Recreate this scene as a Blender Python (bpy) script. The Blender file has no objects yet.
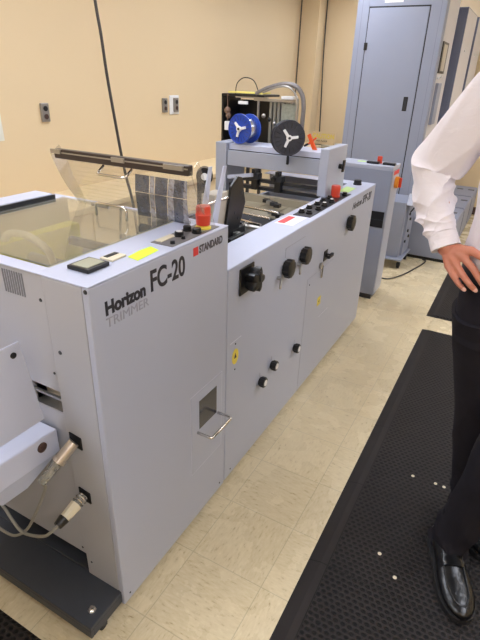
import bpy, bmesh, math, random
from mathutils import Vector, Matrix, Quaternion
random.seed(7)
S = bpy.context.scene
COL = S.collection
V = Vector

# ------------------------------------------------------------------ materials
def hexl(r, g, b):
    f = lambda c: (c/12.92 if c <= .04045 else ((c+.055)/1.055)**2.4)
    return (f(r/255), f(g/255), f(b/255), 1)

def new_mat(name):
    m = bpy.data.materials.new(name); m.use_nodes = True
    nt = m.node_tree
    return m, nt, nt.nodes['Principled BSDF']

def mat(name, rgb, rough=.5, metal=0., var=.04, scale=8., bump=0., bscale=60., coat=0., spec=.5, emit=None, sheen=0.):
    m, nt, b = new_mat(name)
    c = hexl(*rgb)
    N = nt.nodes; L = nt.links
    tc = N.new('ShaderNodeTexCoord')
    no = N.new('ShaderNodeTexNoise'); no.inputs['Scale'].default_value = scale; no.inputs['Detail'].default_value = 4
    L.new(tc.outputs['Object'], no.inputs['Vector'])
    rp = N.new('ShaderNodeValToRGB')
    rp.color_ramp.elements[0].color = tuple(x*(1-var) for x in c[:3])+(1,)
    rp.color_ramp.elements[1].color = tuple(min(1, x*(1+var)) for x in c[:3])+(1,)
    L.new(no.outputs['Fac'], rp.inputs['Fac']); L.new(rp.outputs['Color'], b.inputs['Base Color'])
    b.inputs['Roughness'].default_value = rough; b.inputs['Metallic'].default_value = metal
    b.inputs['Coat Weight'].default_value = coat
    b.inputs['Specular IOR Level'].default_value = spec
    if sheen: b.inputs['Sheen Weight'].default_value = sheen
    if bump:
        n2 = N.new('ShaderNodeTexNoise'); n2.inputs['Scale'].default_value = bscale
        L.new(tc.outputs['Object'], n2.inputs['Vector'])
        bp = N.new('ShaderNodeBump'); bp.inputs['Strength'].default_value = bump; bp.inputs['Distance'].default_value = .003
        L.new(n2.outputs['Fac'], bp.inputs['Height']); L.new(bp.outputs['Normal'], b.inputs['Normal'])
    if emit:
        b.inputs['Emission Color'].default_value = hexl(*rgb); b.inputs['Emission Strength'].default_value = emit
    return m

PAINT = mat('grey_lilac_paint', (172,177,194), .38, var=.02, scale=3, bump=.04, bscale=350)
PAINT_E = mat('warm_grey_paint', (166,167,174), .45, var=.03, scale=4, bump=.04, bscale=350)
PAINT_T = mat('top_paint', (192,197,217), .35, var=.02, scale=3, bump=.03, bscale=350)
PAINT_D = mat('tower_paint', (143,149,167), .5, var=.03, scale=5, bump=.05, bscale=300)
PAINT_B = mat('blue_grey_panel', (112,118,142), .5, var=.03)
BEIGE = mat('beige_metal', (190,182,168), .5, var=.05)
OLIVE = mat('olive_deck', (168,164,140), .45, var=.06, scale=6)
BLACK = mat('black_plastic', (18,18,20), .38, var=.1)
RUBBER = mat('black_rubber', (26,25,26), .7, var=.2, scale=20)
DARKM = mat('dark_steel', (58,60,66), .4, metal=.6, var=.15)
BASEM = mat('base_black_metal', (62,66,74), .5, metal=.2, var=.15, scale=10)
CHROME = mat('chrome', (225,222,218), .14, metal=1, var=.03)
STEEL = mat('brushed_steel', (172,170,166), .35, metal=.9, var=.08, scale=20)
ALU = mat('aluminium', (160,166,182), .4, metal=.1, var=.04)
RED = mat('red_plastic', (205,66,44), .35, var=.05)
ORANGE = mat('orange_plastic', (236,92,38), .4, var=.05)
YEL = mat('yellow_sticker', (228,208,84), .5, var=.03)
NEON = mat('neon_note', (222,255,40), .6, var=.02)
WHITE = mat('white_plastic', (232,232,232), .4, var=.02)
CREAM = mat('cream_plastic', (222,212,186), .45, var=.04)
INK = mat('black_ink', (32,32,44), .5, var=.05)
GINK = mat('grey_ink', (150,151,164), .5, var=.02)
REDINK = mat('red_ink', (215,60,60), .5, var=.03)
BLUE = mat('blue_plastic', (22,66,168), .3, var=.08)
CABLEG = mat('grey_cable', (150,148,140), .5, var=.05)
CABLED = mat('dark_cable', (52,46,44), .6, var=.05)
SEAM = mat('seam_grey', (120,123,138), .6, var=.02)
COUNTER = mat('counter_laminate', (228,208,168), .4, var=.05, scale=3)
COUNTERF = mat('counter_front', (226,206,168), .5, var=.05)
CEIL = mat('ceiling_white', (228,224,214), .9, var=.03, scale=20)
BRASS = mat('connector_metal', (206,196,184), .3, metal=.7, var=.08, scale=30)
BROWNP = mat('brown_socket', (70,48,42), .5, var=.1)
PLATEM = mat('plate_metal', (150,146,142), .35, metal=.5, var=.05)
SHIRT = mat('white_shirt_cotton', (236,230,236), .85, var=.02, scale=30, bump=.45, bscale=14)
for n_ in SHIRT.node_tree.nodes:
    if n_.type == 'BUMP': n_.inputs['Distance'].default_value = .012
    if n_.type == 'TEX_NOISE' and abs(n_.inputs['Scale'].default_value-14) < .1: n_.inputs['Distortion'].default_value = 1.6; n_.inputs['Detail'].default_value = 3
TROUSER = mat('black_trouser_wool', (36,34,39), .85, var=.2, scale=25, bump=.25, bscale=500, spec=.1)
LEATHER = mat('black_shoe_leather', (8,8,10), .28, var=.3, bump=.7, bscale=45, coat=.0)
SOCK = mat('black_sock', (14,13,18), .9, var=.1)
SKIN = mat('skin', (196,128,104), .5, var=.10, scale=24, bump=.22, bscale=140)
SKIN.node_tree.nodes['Principled BSDF'].inputs['Subsurface Weight'].default_value = .15
SKIN.node_tree.nodes['Principled BSDF'].inputs['Subsurface Scale'].default_value = .01
NAIL = mat('finger_nail', (226,176,160), .3, var=.03)
HAIR = mat('dark_hair', (48,36,28), .7, var=.3, scale=60, bump=.5, bscale=200)
EYEW = mat('eye_white', (235,232,226), .2, var=.02)
CARD = mat('card_paper', (226,224,216), .6, var=.02)

def wall_mat():
    m, nt, b = new_mat('wall_paint_peach'); N = nt.nodes; L = nt.links
    tc = N.new('ShaderNodeTexCoord'); no = N.new('ShaderNodeTexNoise'); no.inputs['Scale'].default_value = .8; no.inputs['Detail'].default_value = 5
    L.new(tc.outputs['Object'], no.inputs['Vector'])
    rp = N.new('ShaderNodeValToRGB'); rp.color_ramp.elements[0].color = hexl(218,196,158); rp.color_ramp.elements[1].color = hexl(227,205,167)
    L.new(no.outputs['Fac'], rp.inputs['Fac']); L.new(rp.outputs['Color'], b.inputs['Base Color'])
    b.inputs['Roughness'].default_value = .6
    n2 = N.new('ShaderNodeTexNoise'); n2.inputs['Scale'].default_value = 120
    L.new(tc.outputs['Object'], n2.inputs['Vector'])
    bp = N.new('ShaderNodeBump'); bp.inputs['Strength'].default_value = .06; bp.inputs['Distance'].default_value = .002
    L.new(n2.outputs['Fac'], bp.inputs['Height']); L.new(bp.outputs['Normal'], b.inputs['Normal'])
    return m
WALL = wall_mat()

def math_node(nt, op, a, b=None, c=None):
    n = nt.nodes.new('ShaderNodeMath'); n.operation = op
    for i, v in enumerate((a, b, c)):
        if v is None: continue
        if isinstance(v, (int, float)): n.inputs[i].default_value = v
        else: nt.links.new(v, n.inputs[i])
    return n.outputs[0]

TILE = .2845
def floor_mat():
    m, nt, b = new_mat('vinyl_tile_floor'); N = nt.nodes; L = nt.links
    tc = N.new('ShaderNodeTexCoord'); sx = N.new('ShaderNodeSeparateXYZ'); L.new(tc.outputs['Object'], sx.inputs[0])
    M = lambda *a: math_node(nt, *a)
    u = M('DIVIDE', M('SUBTRACT', sx.outputs['X'], .353), TILE); v = M('DIVIDE', M('SUBTRACT', sx.outputs['Y'], 1.031), TILE)
    iu = M('FLOOR', u); iv = M('FLOOR', v); fu = M('FRACT', u); fv = M('FRACT', v)
    par = M('MODULO', M('ABSOLUTE', M('ADD', iu, iv)), 2.0)
    def streak(a, bb):
        cb = N.new('ShaderNodeCombineXYZ'); L.new(M('MULTIPLY', u, a), cb.inputs[0]); L.new(M('MULTIPLY', v, bb), cb.inputs[1])
        L.new(M('ADD', M('MULTIPLY', iu, 3.7), M('MULTIPLY', iv, 7.1)), cb.inputs[2])
        no = N.new('ShaderNodeTexNoise'); no.inputs['Scale'].default_value = 1.; no.inputs['Detail'].default_value = 5; no.inputs['Roughness'].default_value = .65
        L.new(cb.outputs[0], no.inputs['Vector']); return no.outputs['Fac']
    s1 = streak(9, 30); s2 = streak(30, 9)
    mx = N.new('ShaderNodeMix'); L.new(par, mx.inputs[0]); L.new(s1, mx.inputs[2]); L.new(s2, mx.inputs[3])
    rp = N.new('ShaderNodeValToRGB'); e = rp.color_ramp.elements
    e[0].position = .25; e[0].color = hexl(164,142,108); e[1].position = .40; e[1].color = hexl(212,196,160)
    x = rp.color_ramp.elements.new(.62); x.color = hexl(220,205,171)
    x = rp.color_ramp.elements.new(.78); x.color = hexl(229,216,186)
    L.new(mx.outputs[0], rp.inputs['Fac'])
    # tile to tile tone
    wn = N.new('ShaderNodeTexWhiteNoise'); wn.noise_dimensions = '2D'
    cb = N.new('ShaderNodeCombineXYZ'); L.new(iu, cb.inputs[0]); L.new(iv, cb.inputs[1]); L.new(cb.outputs[0], wn.inputs['Vector'])
    tone = M('ADD', M('MULTIPLY', wn.outputs['Value'], .06), .95)
    du = M('MINIMUM', fu, M('SUBTRACT', 1., fu)); dv = M('MINIMUM', fv, M('SUBTRACT', 1., fv))
    joint = M('MULTIPLY_ADD', M('LESS_THAN', M('MINIMUM', du, dv), .006), -.22, 1.0)
    vm = N.new('ShaderNodeVectorMath'); vm.operation = 'SCALE'; L.new(rp.outputs['Color'], vm.inputs[0]); L.new(M('MULTIPLY', tone, joint), vm.inputs['Scale'])
    L.new(vm.outputs[0], b.inputs['Base Color'])
    rn = N.new('ShaderNodeTexNoise'); rn.inputs['Scale'].default_value = 5; rn.inputs['Detail'].default_value = 6; L.new(tc.outputs['Object'], rn.inputs['Vector'])
    L.new(M('MULTIPLY_ADD', rn.outputs['Fac'], .30, .12), b.inputs['Roughness'])
    bp = N.new('ShaderNodeBump'); bp.inputs['Strength'].default_value = .12; bp.inputs['Distance'].default_value = .002
    L.new(M('ADD', joint, M('MULTIPLY', rn.outputs['Fac'], .4)), bp.inputs['Height']); L.new(bp.outputs['Normal'], b.inputs['Normal'])
    return m
FLOOR = floor_mat()

def mat_mat():
    m, nt, b = new_mat('ribbed_rubber_mat'); N = nt.nodes; L = nt.links
    M = lambda *a: math_node(nt, *a)
    tc = N.new('ShaderNodeTexCoord'); sx = N.new('ShaderNodeSeparateXYZ'); L.new(tc.outputs['Object'], sx.inputs[0])
    P = .0235
    v = M('DIVIDE', sx.outputs['Y'], P*.8)
    u = M('ADD', M('DIVIDE', sx.outputs['X'], P), M('MULTIPLY', M('MODULO', M('FLOOR', v), 2.), .5))
    fu = M('SUBTRACT', M('FRACT', u), .5); fv = M('SUBTRACT', M('FRACT', v), .5)
    r = M('SQRT', M('ADD', M('MULTIPLY', fu, fu), M('MULTIPLY', fv, fv)))
    h = N.new('ShaderNodeMapRange'); h.inputs[1].default_value = .26; h.inputs[2].default_value = .46; h.inputs[3].default_value = 0; h.inputs[4].default_value = 1
    L.new(r, h.inputs[0])
    inb = M('MULTIPLY', M('GREATER_THAN', sx.outputs['X'], .075), M('GREATER_THAN', sx.outputs['Y'], -50.))
    hh = M('ADD', M('MULTIPLY', h.outputs[0], inb), M('SUBTRACT', 1., inb))
    # module seams every 0.455 m
    mv = M('FRACT', M('DIVIDE', sx.outputs['Y'], .455)); mu = M('FRACT', M('DIVIDE', M('SUBTRACT', sx.outputs['X'], .07), .455))
    sm = M('MAXIMUM', M('LESS_THAN', mv, .008), M('LESS_THAN', mu, .008))
    no = N.new('ShaderNodeTexNoise'); no.inputs['Scale'].default_value = 3; no.inputs['Detail'].default_value = 6; L.new(tc.outputs['Object'], no.inputs['Vector'])
    mx = N.new('ShaderNodeMix'); mx.data_type = 'RGBA'; L.new(hh, mx.inputs[0])
    mx.inputs[6].default_value = hexl(16,15,15); mx.inputs[7].default_value = hexl(43,39,38)
    vm = N.new('ShaderNodeVectorMath'); vm.operation = 'SCALE'; L.new(mx.outputs[2], vm.inputs[0])
    L.new(M('MULTIPLY', M('MULTIPLY_ADD', no.outputs['Fac'], .9, .6), M('MULTIPLY_ADD', sm, -.6, 1.)), vm.inputs['Scale'])
    L.new(vm.outputs[0], b.inputs['Base Color']); b.inputs['Roughness'].default_value = .62; b.inputs['Specular IOR Level'].default_value = .2
    bp = N.new('ShaderNodeBump'); bp.inputs['Strength'].default_value = .8; bp.inputs['Distance'].default_value = .004
    L.new(hh, bp.inputs['Height']); L.new(bp.outputs['Normal'], b.inputs['Normal'])
    return m
MATM = mat_mat()

def clear_mat(name, tint, haze=.1, refl=1.0, hazecol=(200,196,180)):
    m = bpy.data.materials.new(name); m.use_nodes = True; nt = m.node_tree; N = nt.nodes; L = nt.links
    N.remove(N['Principled BSDF']); out = N['Material Output']
    tr = N.new('ShaderNodeBsdfTransparent'); tr.inputs[0].default_value = hexl(*tint)
    gl = N.new('ShaderNodeBsdfGlossy'); gl.inputs['Roughness'].default_value = .03
    df = N.new('ShaderNodeBsdfDiffuse'); df.inputs[0].default_value = hexl(*hazecol)
    fr = N.new('ShaderNodeFresnel'); ge = N.new('ShaderNodeNewGeometry')
    L.new(math_node(nt, 'MULTIPLY_ADD', ge.outputs['Backfacing'], 1/1.5-1.5, 1.5), fr.inputs[0])   # same reflectance from both sides of the sheet
    mm = math_node(nt, 'MULTIPLY', fr.outputs[0], refl); mm = math_node(nt, 'MINIMUM', mm, 1.)
    no = N.new('ShaderNodeTexNoise'); no.inputs['Scale'].default_value = 5; no.inputs['Detail'].default_value = 5
    hz = math_node(nt, 'MULTIPLY', no.outputs['Fac'], haze*2)
    a = N.new('ShaderNodeMixShader'); L.new(hz, a.inputs[0]); L.new(tr.outputs[0], a.inputs[1]); L.new(df.outputs[0], a.inputs[2])
    c = N.new('ShaderNodeMixShader'); L.new(mm, c.inputs[0]); L.new(a.outputs[0], c.inputs[1]); L.new(gl.outputs[0], c.inputs[2])
    L.new(c.outputs[0], out.inputs['Surface'])
    return m
CLEAR = clear_mat('clear_acrylic_cover', (248,248,244), .11, 1.35, (214,212,200))
CLEARL = clear_mat('clear_acrylic_lid', (250,249,247), .06, 1.0, (232,230,228))

# ------------------------------------------------------------------ geometry builder
class G:
    def __init__(s): s.bm = bmesh.new()
    def hexa(s, p):
        vs = [s.bm.verts.new(q) for q in p]
        for f in ((0,3,2,1),(4,5,6,7),(0,1,5,4),(1,2,6,5),(2,3,7,6),(3,0,4,7)): s.bm.faces.new([vs[i] for i in f])
        return s
    def box(s, x0,x1,y0,y1,z0,z1):
        x0,x1 = sorted((x0,x1)); y0,y1 = sorted((y0,y1)); z0,z1 = sorted((z0,z1))
        return s.hexa([(x0,y0,z0),(x1,y0,z0),(x1,y1,z0),(x0,y1,z0),(x0,y0,z1),(x1,y0,z1),(x1,y1,z1),(x0,y1,z1)])
    def ring(s, c, u, v, ru, rv=None, n=20):
        rv = ru if rv is None else rv
        return [s.bm.verts.new(V(c)+u*(ru*math.cos(2*math.pi*i/n))+v*(rv*math.sin(2*math.pi*i/n))) for i in range(n)]
    def bridge(s, a, b):
        n = len(a)
        for i in range(n): s.bm.faces.new([a[i],a[(i+1)%n],b[(i+1)%n],b[i]])
    def cyl(s, p0, p1, r0, r1=None, n=20, cap=True):
        r1 = r0 if r1 is None else r1; p0 = V(p0); p1 = V(p1); d = (p1-p0).normalized()
        u = d.orthogonal().normalized(); v = d.cross(u)
        a = s.ring(p0,u,v,r0,n=n); b = s.ring(p1,u,v,r1,n=n); s.bridge(a,b)
        if cap: s.bm.faces.new(list(reversed(a))); s.bm.faces.new(b)
        return s
    def tube(s, pts, r, n=10, cap=True, smooth=0):
        P = [V(p) for p in pts]
        if smooth: P = spline(P, smooth)
        rr = r if isinstance(r,(list,tuple)) else [r]*len(P)
        if len(rr) != len(P):
            rr = [rr[min(len(rr)-1,int(i*(len(rr)-1)/(len(P)-1)))] for i in range(len(P))]
        d = (P[1]-P[0]).normalized(); u = d.orthogonal().normalized(); prev = None; first = None
        for i, p in enumerate(P):
            t = (P[min(i+1,len(P)-1)]-P[max(i-1,0)]).normalized()
            u = (u-t*u.dot(t)); u = u.normalized() if u.length > 1e-6 else t.orthogonal().normalized()
            v = t.cross(u); ri = s.ring(p,u,v,rr[i],n=n)
            if prev: s.bridge(prev,ri)
            else: first = ri
            prev = ri
        if cap: s.bm.faces.new(list(reversed(first))); s.bm.faces.new(prev)
        return s
    def ball(s, c, rx, ry=None, rz=None, nu=20, nv=12, m=None):
        ry = rx if ry is None else ry; rz = rx if rz is None else rz
        mm = Matrix.Translation(V(c)) @ (m.to_4x4() if m else Matrix()) @ Matrix.Diagonal((rx,ry,rz,1))
        bmesh.ops.create_uvsphere(s.bm, u_segments=nu, v_segments=nv, radius=1, matrix=mm); return s
    def torus(s, c, ax, R, r, n=32, k=10):
        ax = V(ax).normalized(); u = ax.orthogonal().normalized(); v = ax.cross(u); rings = []
        for i in range(n):
            a = 2*math.pi*i/n; d = u*math.cos(a)+v*math.sin(a); rings.append(s.ring(V(c)+d*R, d, ax, r, n=k))
        for i in range(n): s.bridge(rings[i], rings[(i+1)%n])
        return s
    def prism(s, pts, off):
        """polygon of 3d points extruded by off"""
        off = V(off); a = [s.bm.verts.new(V(p)) for p in pts]; b = [s.bm.verts.new(V(p)+off) for p in pts]
        s.bm.faces.new(list(reversed(a))); s.bm.faces.new(b); s.bridge(a,b); return s
    def lathe(s, c, ax, prof, n=28):
        ax = V(ax).normalized(); u = ax.orthogonal().normalized(); v = ax.cross(u); prev = None
        for (h, r) in prof:
            ri = s.ring(V(c)+ax*h, u, v, max(r,1e-4), n=n)
            if prev: s.bridge(prev,ri)
            else: first = ri
            prev = ri
        s.bm.faces.new(list(reversed(first))); s.bm.faces.new(prev); return s
    def make(s, name, m, parent=None, bevel=0, smooth=False, seg=2):
        bmesh.ops.recalc_face_normals(s.bm, faces=s.bm.faces)
        me = bpy.data.meshes.new(name); s.bm.to_mesh(me); s.bm.free()
        o = bpy.data.objects.new(name, me); COL.objects.link(o); me.materials.append(m)
        if parent is not None:
            o.parent = parent
            o.matrix_parent_inverse = Matrix.Translation(parent_loc(parent)).inverted()
        if smooth:
            for p in me.polygons: p.use_smooth = True
            if smooth == 'auto':
                me.set_sharp_from_angle(angle=math.radians(40))
        if bevel:
            b = o.modifiers.new('bevel','BEVEL'); b.width = bevel; b.segments = seg; b.limit_method = 'ANGLE'
        return o

def parent_loc(o):
    # parts are modelled in world coordinates: only a top-level parent is offset
    return V(o.location) if o.parent is None else V((0,0,0))

def spline(P, k):
    out = []
    n = len(P)
    for i in range(n-1):
        a = P[max(i-1,0)]; b = P[i]; c = P[i+1]; d = P[min(i+2,n-1)]
        for j in range(k):
            t = j/k
            out.append(.5*((2*b)+(c-a)*t+(2*a-5*b+4*c-d)*t*t+(-a+3*b-3*c+d)*t*t*t))
    out.append(P[-1]); return out

def empty(name, loc, label, cat, group=None):
    o = bpy.data.objects.new(name, None); COL.objects.link(o); o.location = loc; o.empty_display_size = .1
    return tag(o, label, cat, group)
def tag(o, label, cat=None, group=None):
    o['label'] = label
    if cat: o['category'] = cat
    if group: o['group'] = group
    return o
def struct(o): o['kind'] = 'structure'; return o

def text(name, body, size, origin, right, up, m, parent, thick=.0008, bold=0., sx=1., shear=0.):
    cu = bpy.data.curves.new(name, 'FONT'); cu.body = body; cu.size = size; cu.extrude = thick; cu.offset = bold; cu.shear = shear
    tmp = bpy.data.objects.new('tmp', cu); COL.objects.link(tmp)
    bpy.context.view_layer.update()
    me = bpy.data.meshes.new_from_object(tmp.evaluated_get(bpy.context.evaluated_depsgraph_get()))
    bpy.data.objects.remove(tmp); me.name = name
    r = V(right).normalized(); u = V(up).normalized(); n = r.cross(u)
    mm = Matrix.Translation(V(origin)) @ Matrix((r,u,n)).transposed().to_4x4() @ Matrix.Diagonal((sx,1,1,1))
    me.transform(mm); me.materials.clear(); me.materials.append(m)
    o = bpy.data.objects.new(name, me); COL.objects.link(o)
    if parent is not None:
        o.parent = parent; o.matrix_parent_inverse = Matrix.Translation(parent_loc(parent)).inverted()
    return o
YR = (0,1,0); UP = (0,0,1)

# ------------------------------------------------------------------ room
XL, XR, YB, YF, ZC = -2.3, 3.4, 7.4, -3.2, 2.75
struct(G().box(XL-.1,XR+.1,YF-.1,YB+.1,-.1,0).make('floor', FLOOR))
struct(G().box(XL-.1,XR+.1,YF-.1,YB+.1,ZC,ZC+.1).make('ceiling', CEIL))
struct(G().box(XL-.1,XL,YF-.1,YB+.1,0,ZC).make('wall_left', WALL))
struct(G().box(XR,XR+.1,YF-.1,YB+.1,0,ZC).make('wall_right', WALL))
struct(G().box(XL,XR,YB,YB+.1,0,ZC).make('wall_back', WALL))
struct(G().box(XL,XR,YF-.1,YF,0,ZC).make('wall_front', WALL))
struct(G().box(XL,-2.02,7.15,YB,0,ZC).make('trim_1', WALL, bevel=.004))      # pilaster in the corner
for nm, a in (('baseboard_back',(-.6,XR,YB-.012,YB,0,.1)),('baseboard_right',(XR-.012,XR,YF,YB-.012,0,.1))):
    struct(G().box(*a).make(nm, BROWNP))

# counter along left and back walls
ct = empty('wall_counter', (-2.0,3.5,0), 'cream laminate counter running along the left wall behind the machines', 'counter')
G().box(-2.3,-1.75,-1.0,7.14,.72,.76).make('worktop', COUNTER, ct, bevel=.006)
G().box(-2.3,-1.80,-1.0,7.14,.0,.719).make('carcass', COUNTERF, ct)
for k in range(16):
    y0 = -.98+k*.5
    G().box(-1.799,-1.782,y0,y0+.48,.10,.70).make('door', COUNTERF, ct, bevel=.003)
cb = empty('wall_counter', (-1.4,7.1,0), 'low grey-beige counter against the back wall behind the yellow lettering', 'counter')
G().box(-2.01,-.9,6.98,7.39,.72,.76).make('worktop', mat('grey_beige_laminate',(176,168,146),.5), cb, bevel=.005)
G().box(-1.74,-.92,7.02,7.39,0,.719).make('carcass', COUNTERF, cb)

# outlets
def duplex(y, z, surround, label):
    r = empty('wall_outlet', (XL,y,z), label, 'wall outlet')
    if surround: G().box(XL+.001,XL+.012,y-.085,y+.065,z-.085,z+.085).make('surround_plate', WHITE, r, bevel=.004)
    o = .012 if surround else .001
    G().box(XL+o,XL+o+.02,y-.034,y+.034,z-.062,z+.062).make('face_plate', PLATEM, r, bevel=.004)
    for dz in (-.027,.027):
        G().cyl((XL+o+.02,y,z+dz),(XL+o+.024,y,z+dz),.018,n=16).make('socket', BLACK if dz > 0 else BROWNP, r)
    return r
duplex(2.65,1.327,False,'single metal duplex outlet alone on the wall left of the hanging cable')
duplex(4.07,1.335,False,'small metal duplex outlet, left of the pair on the wall')
duplex(4.235,1.335,True,'metal outlet set in a white surround plate, right of the pair')
nb = G().box(XL+.001,XL+.006,2.0,2.285,1.165,1.36).make('wall_notice', CARD)
tag(nb,'pale paper notice on the wall at the left edge of the view','notice')

def hang_cable(pts, r, label):
    o = G().tube(pts, r, n=8, smooth=6).make('hanging_cable', CABLED, smooth=True); return tag(o, label, 'cable')
hang_cable([(-1.24,2.1,ZC),(-1.22,2.1,2.2),(-1.195,2.1,1.911),(-1.175,2.1,1.764),(-1.158,2.1,1.588),(-1.128,2.1,1.376),(-1.099,2.1,1.187),(-1.075,2.1,1.074),(-1.039,2.1,.919),(-1.0,2.1,.5),(-1.0,2.15,.01)], .0075, 'thick dark cable hanging from the ceiling down behind the raised clear lid')
hang_cable([(-2.25,7.08,ZC),(-2.25,7.08,2.0),(-2.25,7.08,1.4),(-2.25,7.08,.8)], .009, 'dark cable running down the left wall near the corner')
hang_cable([(-2.0,7.36,ZC),(-1.985,7.36,1.9),(-1.95,7.36,1.2),(-1.93,7.36,.78)], .009, 'thin dark cable down the back wall beside the tall tower')
sg = G().box(-1.93,-1.58,7.05,7.06,.765,.93).make('caution_card', mat('tan_card',(222,198,158),.6))
tag(sg,'tan card with yellow capital lettering standing on the back counter','sign')
text('lettering','CAUTION',.088,(-1.92,7.048,.845),(1,0,0),UP,YEL,sg,sx=.82,bold=.002)
text('small_lettering','WET FLOOR',.03,(-1.86,7.048,.80),(1,0,0),UP,INK,sg)

# ceiling lights (real lamps of the room)
LIGHTM, nt, b = new_mat('light_diffuser')
b.inputs['Emission Color'].default_value = (.90,.95,1.08,1); b.inputs['Emission Strength'].default_value = 12.0
b.inputs['Base Color'].default_value = (1,1,1,1)
n = 0
names = {0:'left',1.9:'right'}
for yy in (-2.3,-.1,2.1,4.3,6.4):
    for xx in (-.9,1.9):
        side = 'over the machines' if xx < 0 else 'over the aisle'
        row = {-2.3:'at the rear end',-.1:'nearest the camera',2.1:'over the gantry end',4.3:'in front of the tall tower',6.4:'near the back wall'}[yy]
        r = empty('ceiling_light', (xx,yy,ZC), f'recessed fluorescent ceiling panel {side}, {row}', 'ceiling light', 'fluorescent ceiling panels')
        G().box(xx-.3,xx+.3,yy-.6,yy+.6,ZC-.012,ZC-.002).make('diffuser', LIGHTM, r)
        f = G()
        f.box(xx-.32,xx-.301,yy-.62,yy+.62,ZC-.018,ZC-.002).box(xx+.301,xx+.32,yy-.62,yy+.62,ZC-.018,ZC-.002)
        f.box(xx-.3,xx+.3,yy-.62,yy-.601,ZC-.018,ZC-.002).box(xx-.3,xx+.3,yy+.601,yy+.62,ZC-.018,ZC-.002)
        f.make('frame', WHITE, r)

# ------------------------------------------------------------------ rubber mats
def floor_mat_obj(x0,x1,y0,y1,label):
    g = G(); e = .045
    g.hexa([(0,0,0),(x1-x0,0,0),(x1-x0,y1-y0,0),(0,y1-y0,0),(e,e*.5,.013),(x1-x0-e,e*.5,.013),(x1-x0-e,y1-y0-e*.4,.013),(e,y1-y0-e*.4,.013)])
    o = g.make('rubber_mat', MATM); o.location = (x0,y0,.0005)
    return tag(o, label, 'floor mat')
floor_mat_obj(.457,1.45,-.6,3.41,'long black anti-fatigue rubber mat under the standing man')
floor_mat_obj(.44,1.45,3.66,4.88,'further black rubber mat beyond the gap in front of the towers')
floor_mat_obj(-1.5,-.10,-.15,.525,'black rubber mat piece at the lower left below the trimmer base')
for (x,y,w) in ((.706,1.847,'leftmost of the row of three by the trousers'),(.803,1.851,'middle of the row of three by the trousers'),(.839,1.849,'right of the row of three, touching the trousers'),
                (.681,1.368,'left of the pair nearest the camera'),(.754,1.298,'right of the pair nearest the camera')):
    o = G().lathe((x,y,.0135),UP,[(0,.007),(.0012,.007),(.0016,.006)],n=14).make('paper_dot', CREAM)
    tag(o,'small white dot on the black mat, '+w,'paper dot','paper dots on the mat')

# ------------------------------------------------------------------ trimmer FC-20
Y0, Y1, ZT = .731, 1.366, 1.158
tr = empty('paper_trimmer', (-.4,1.05,0), 'grey paper trimmer cabinet with clear top cover, nearest machine on the left', 'printing machine')
c = G()
c.box(-.02,0,Y0,Y1,.025,ZT-.001)                      # front skin
c.box(-.80,-.02,Y1-.015,Y1,.2,ZT-.17)                  # far end skin
c.box(-.80,-.785,Y0,Y1,.2,ZT-.001)                     # rear skin
c.make('cabinet', PAINT, tr, bevel=.004)
c = G()
c.box(-.152,-.0205,Y0,Y0+.016,.025,ZT-.001)
c.box(-.80,-.154,Y0+.006,Y0+.02,.165,.745)
c.box(-.80,-.154,Y0+.004,Y0+.02,.815,ZT-.001)
c.box(-.80,-.27,Y0+.006,Y0+.02,.745,.815)
c.box(-.152,-.14,Y0+.016,Y0+.2,.025,ZT-.05)
c.make('end_panel', PAINT_E, tr, bevel=.003)
G().box(-.27,-.154,Y0+.05,Y0+.06,.745,.815).make('slot_back', BEIGE, tr)
G().box(-.27,-.154,Y0+.005,Y0+.05,.741,.747).box(-.27,-.154,Y0+.004,Y0+.012,.785,.792).make('slot_rail', STEEL, tr)
t = G()
t.box(-.172,.0,Y0,Y1,ZT-.0,ZT+.003)
t.box(-.80,-.172,Y0,Y0+.044,ZT,ZT+.003)
t.box(-.80,-.172,Y1-.03,Y1,ZT,ZT+.003)
t.box(-.80,-.725,Y0+.044,Y1-.03,ZT,ZT+.003)
t.make('top_frame', PAINT_T, tr, bevel=.0015)
G().box(-.82,-.728,Y0+.02,1.29,ZT+.004,ZT+.026).make('rear_rail', PAINT_T, tr, bevel=.003)
G().box(-.727,-.721,Y0+.02,1.295,ZT+.004,ZT+.022).make('rear_gasket', DARKM, tr)
i = G()
i.box(-.784,-.021,Y0+.021,Y1-.016,.86,.875)
i.box(-.19,-.173,Y0+.021,Y1-.016,.875,ZT-.002)
i.box(-.784,-.72,Y0+.021,Y1-.016,.875,ZT-.002)
i.make('interior_deck', OLIVE, tr)
G().box(-.70,-.30,1.275,1.30,1.0,1.03).make('paper_guide_bar', DARKM, tr, bevel=.004)
G().cyl((-.70,1.1,1.0),(-.2,1.1,1.0),.018).make('feed_roller', STEEL, tr, smooth='auto')
G().cyl((-.70,.9,.93),(-.2,.9,.93),.025).make('drive_roller', DARKM, tr, smooth='auto')
G().box(-.719,-.66,.95,1.34,.90,1.07).make('yellow_label_plate', mat('yellow_green_card',(206,196,74),.5), tr)
G().tube([(-.71,1.04,1.06),(-.66,1.02,1.10),(-.60,1.008,1.12),(-.50,.985,1.13),(-.451,.996,1.10),(-.465,1.03,1.04),(-.47,1.05,.90)],.012,smooth=6).make('clear_hose', mat('hose',(222,210,178),.3), tr, smooth=True)
G().box(-.718,-.176,Y0+.047,Y1-.034,ZT+.0035,ZT+.0085).make('clear_cover', CLEAR, tr)
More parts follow.
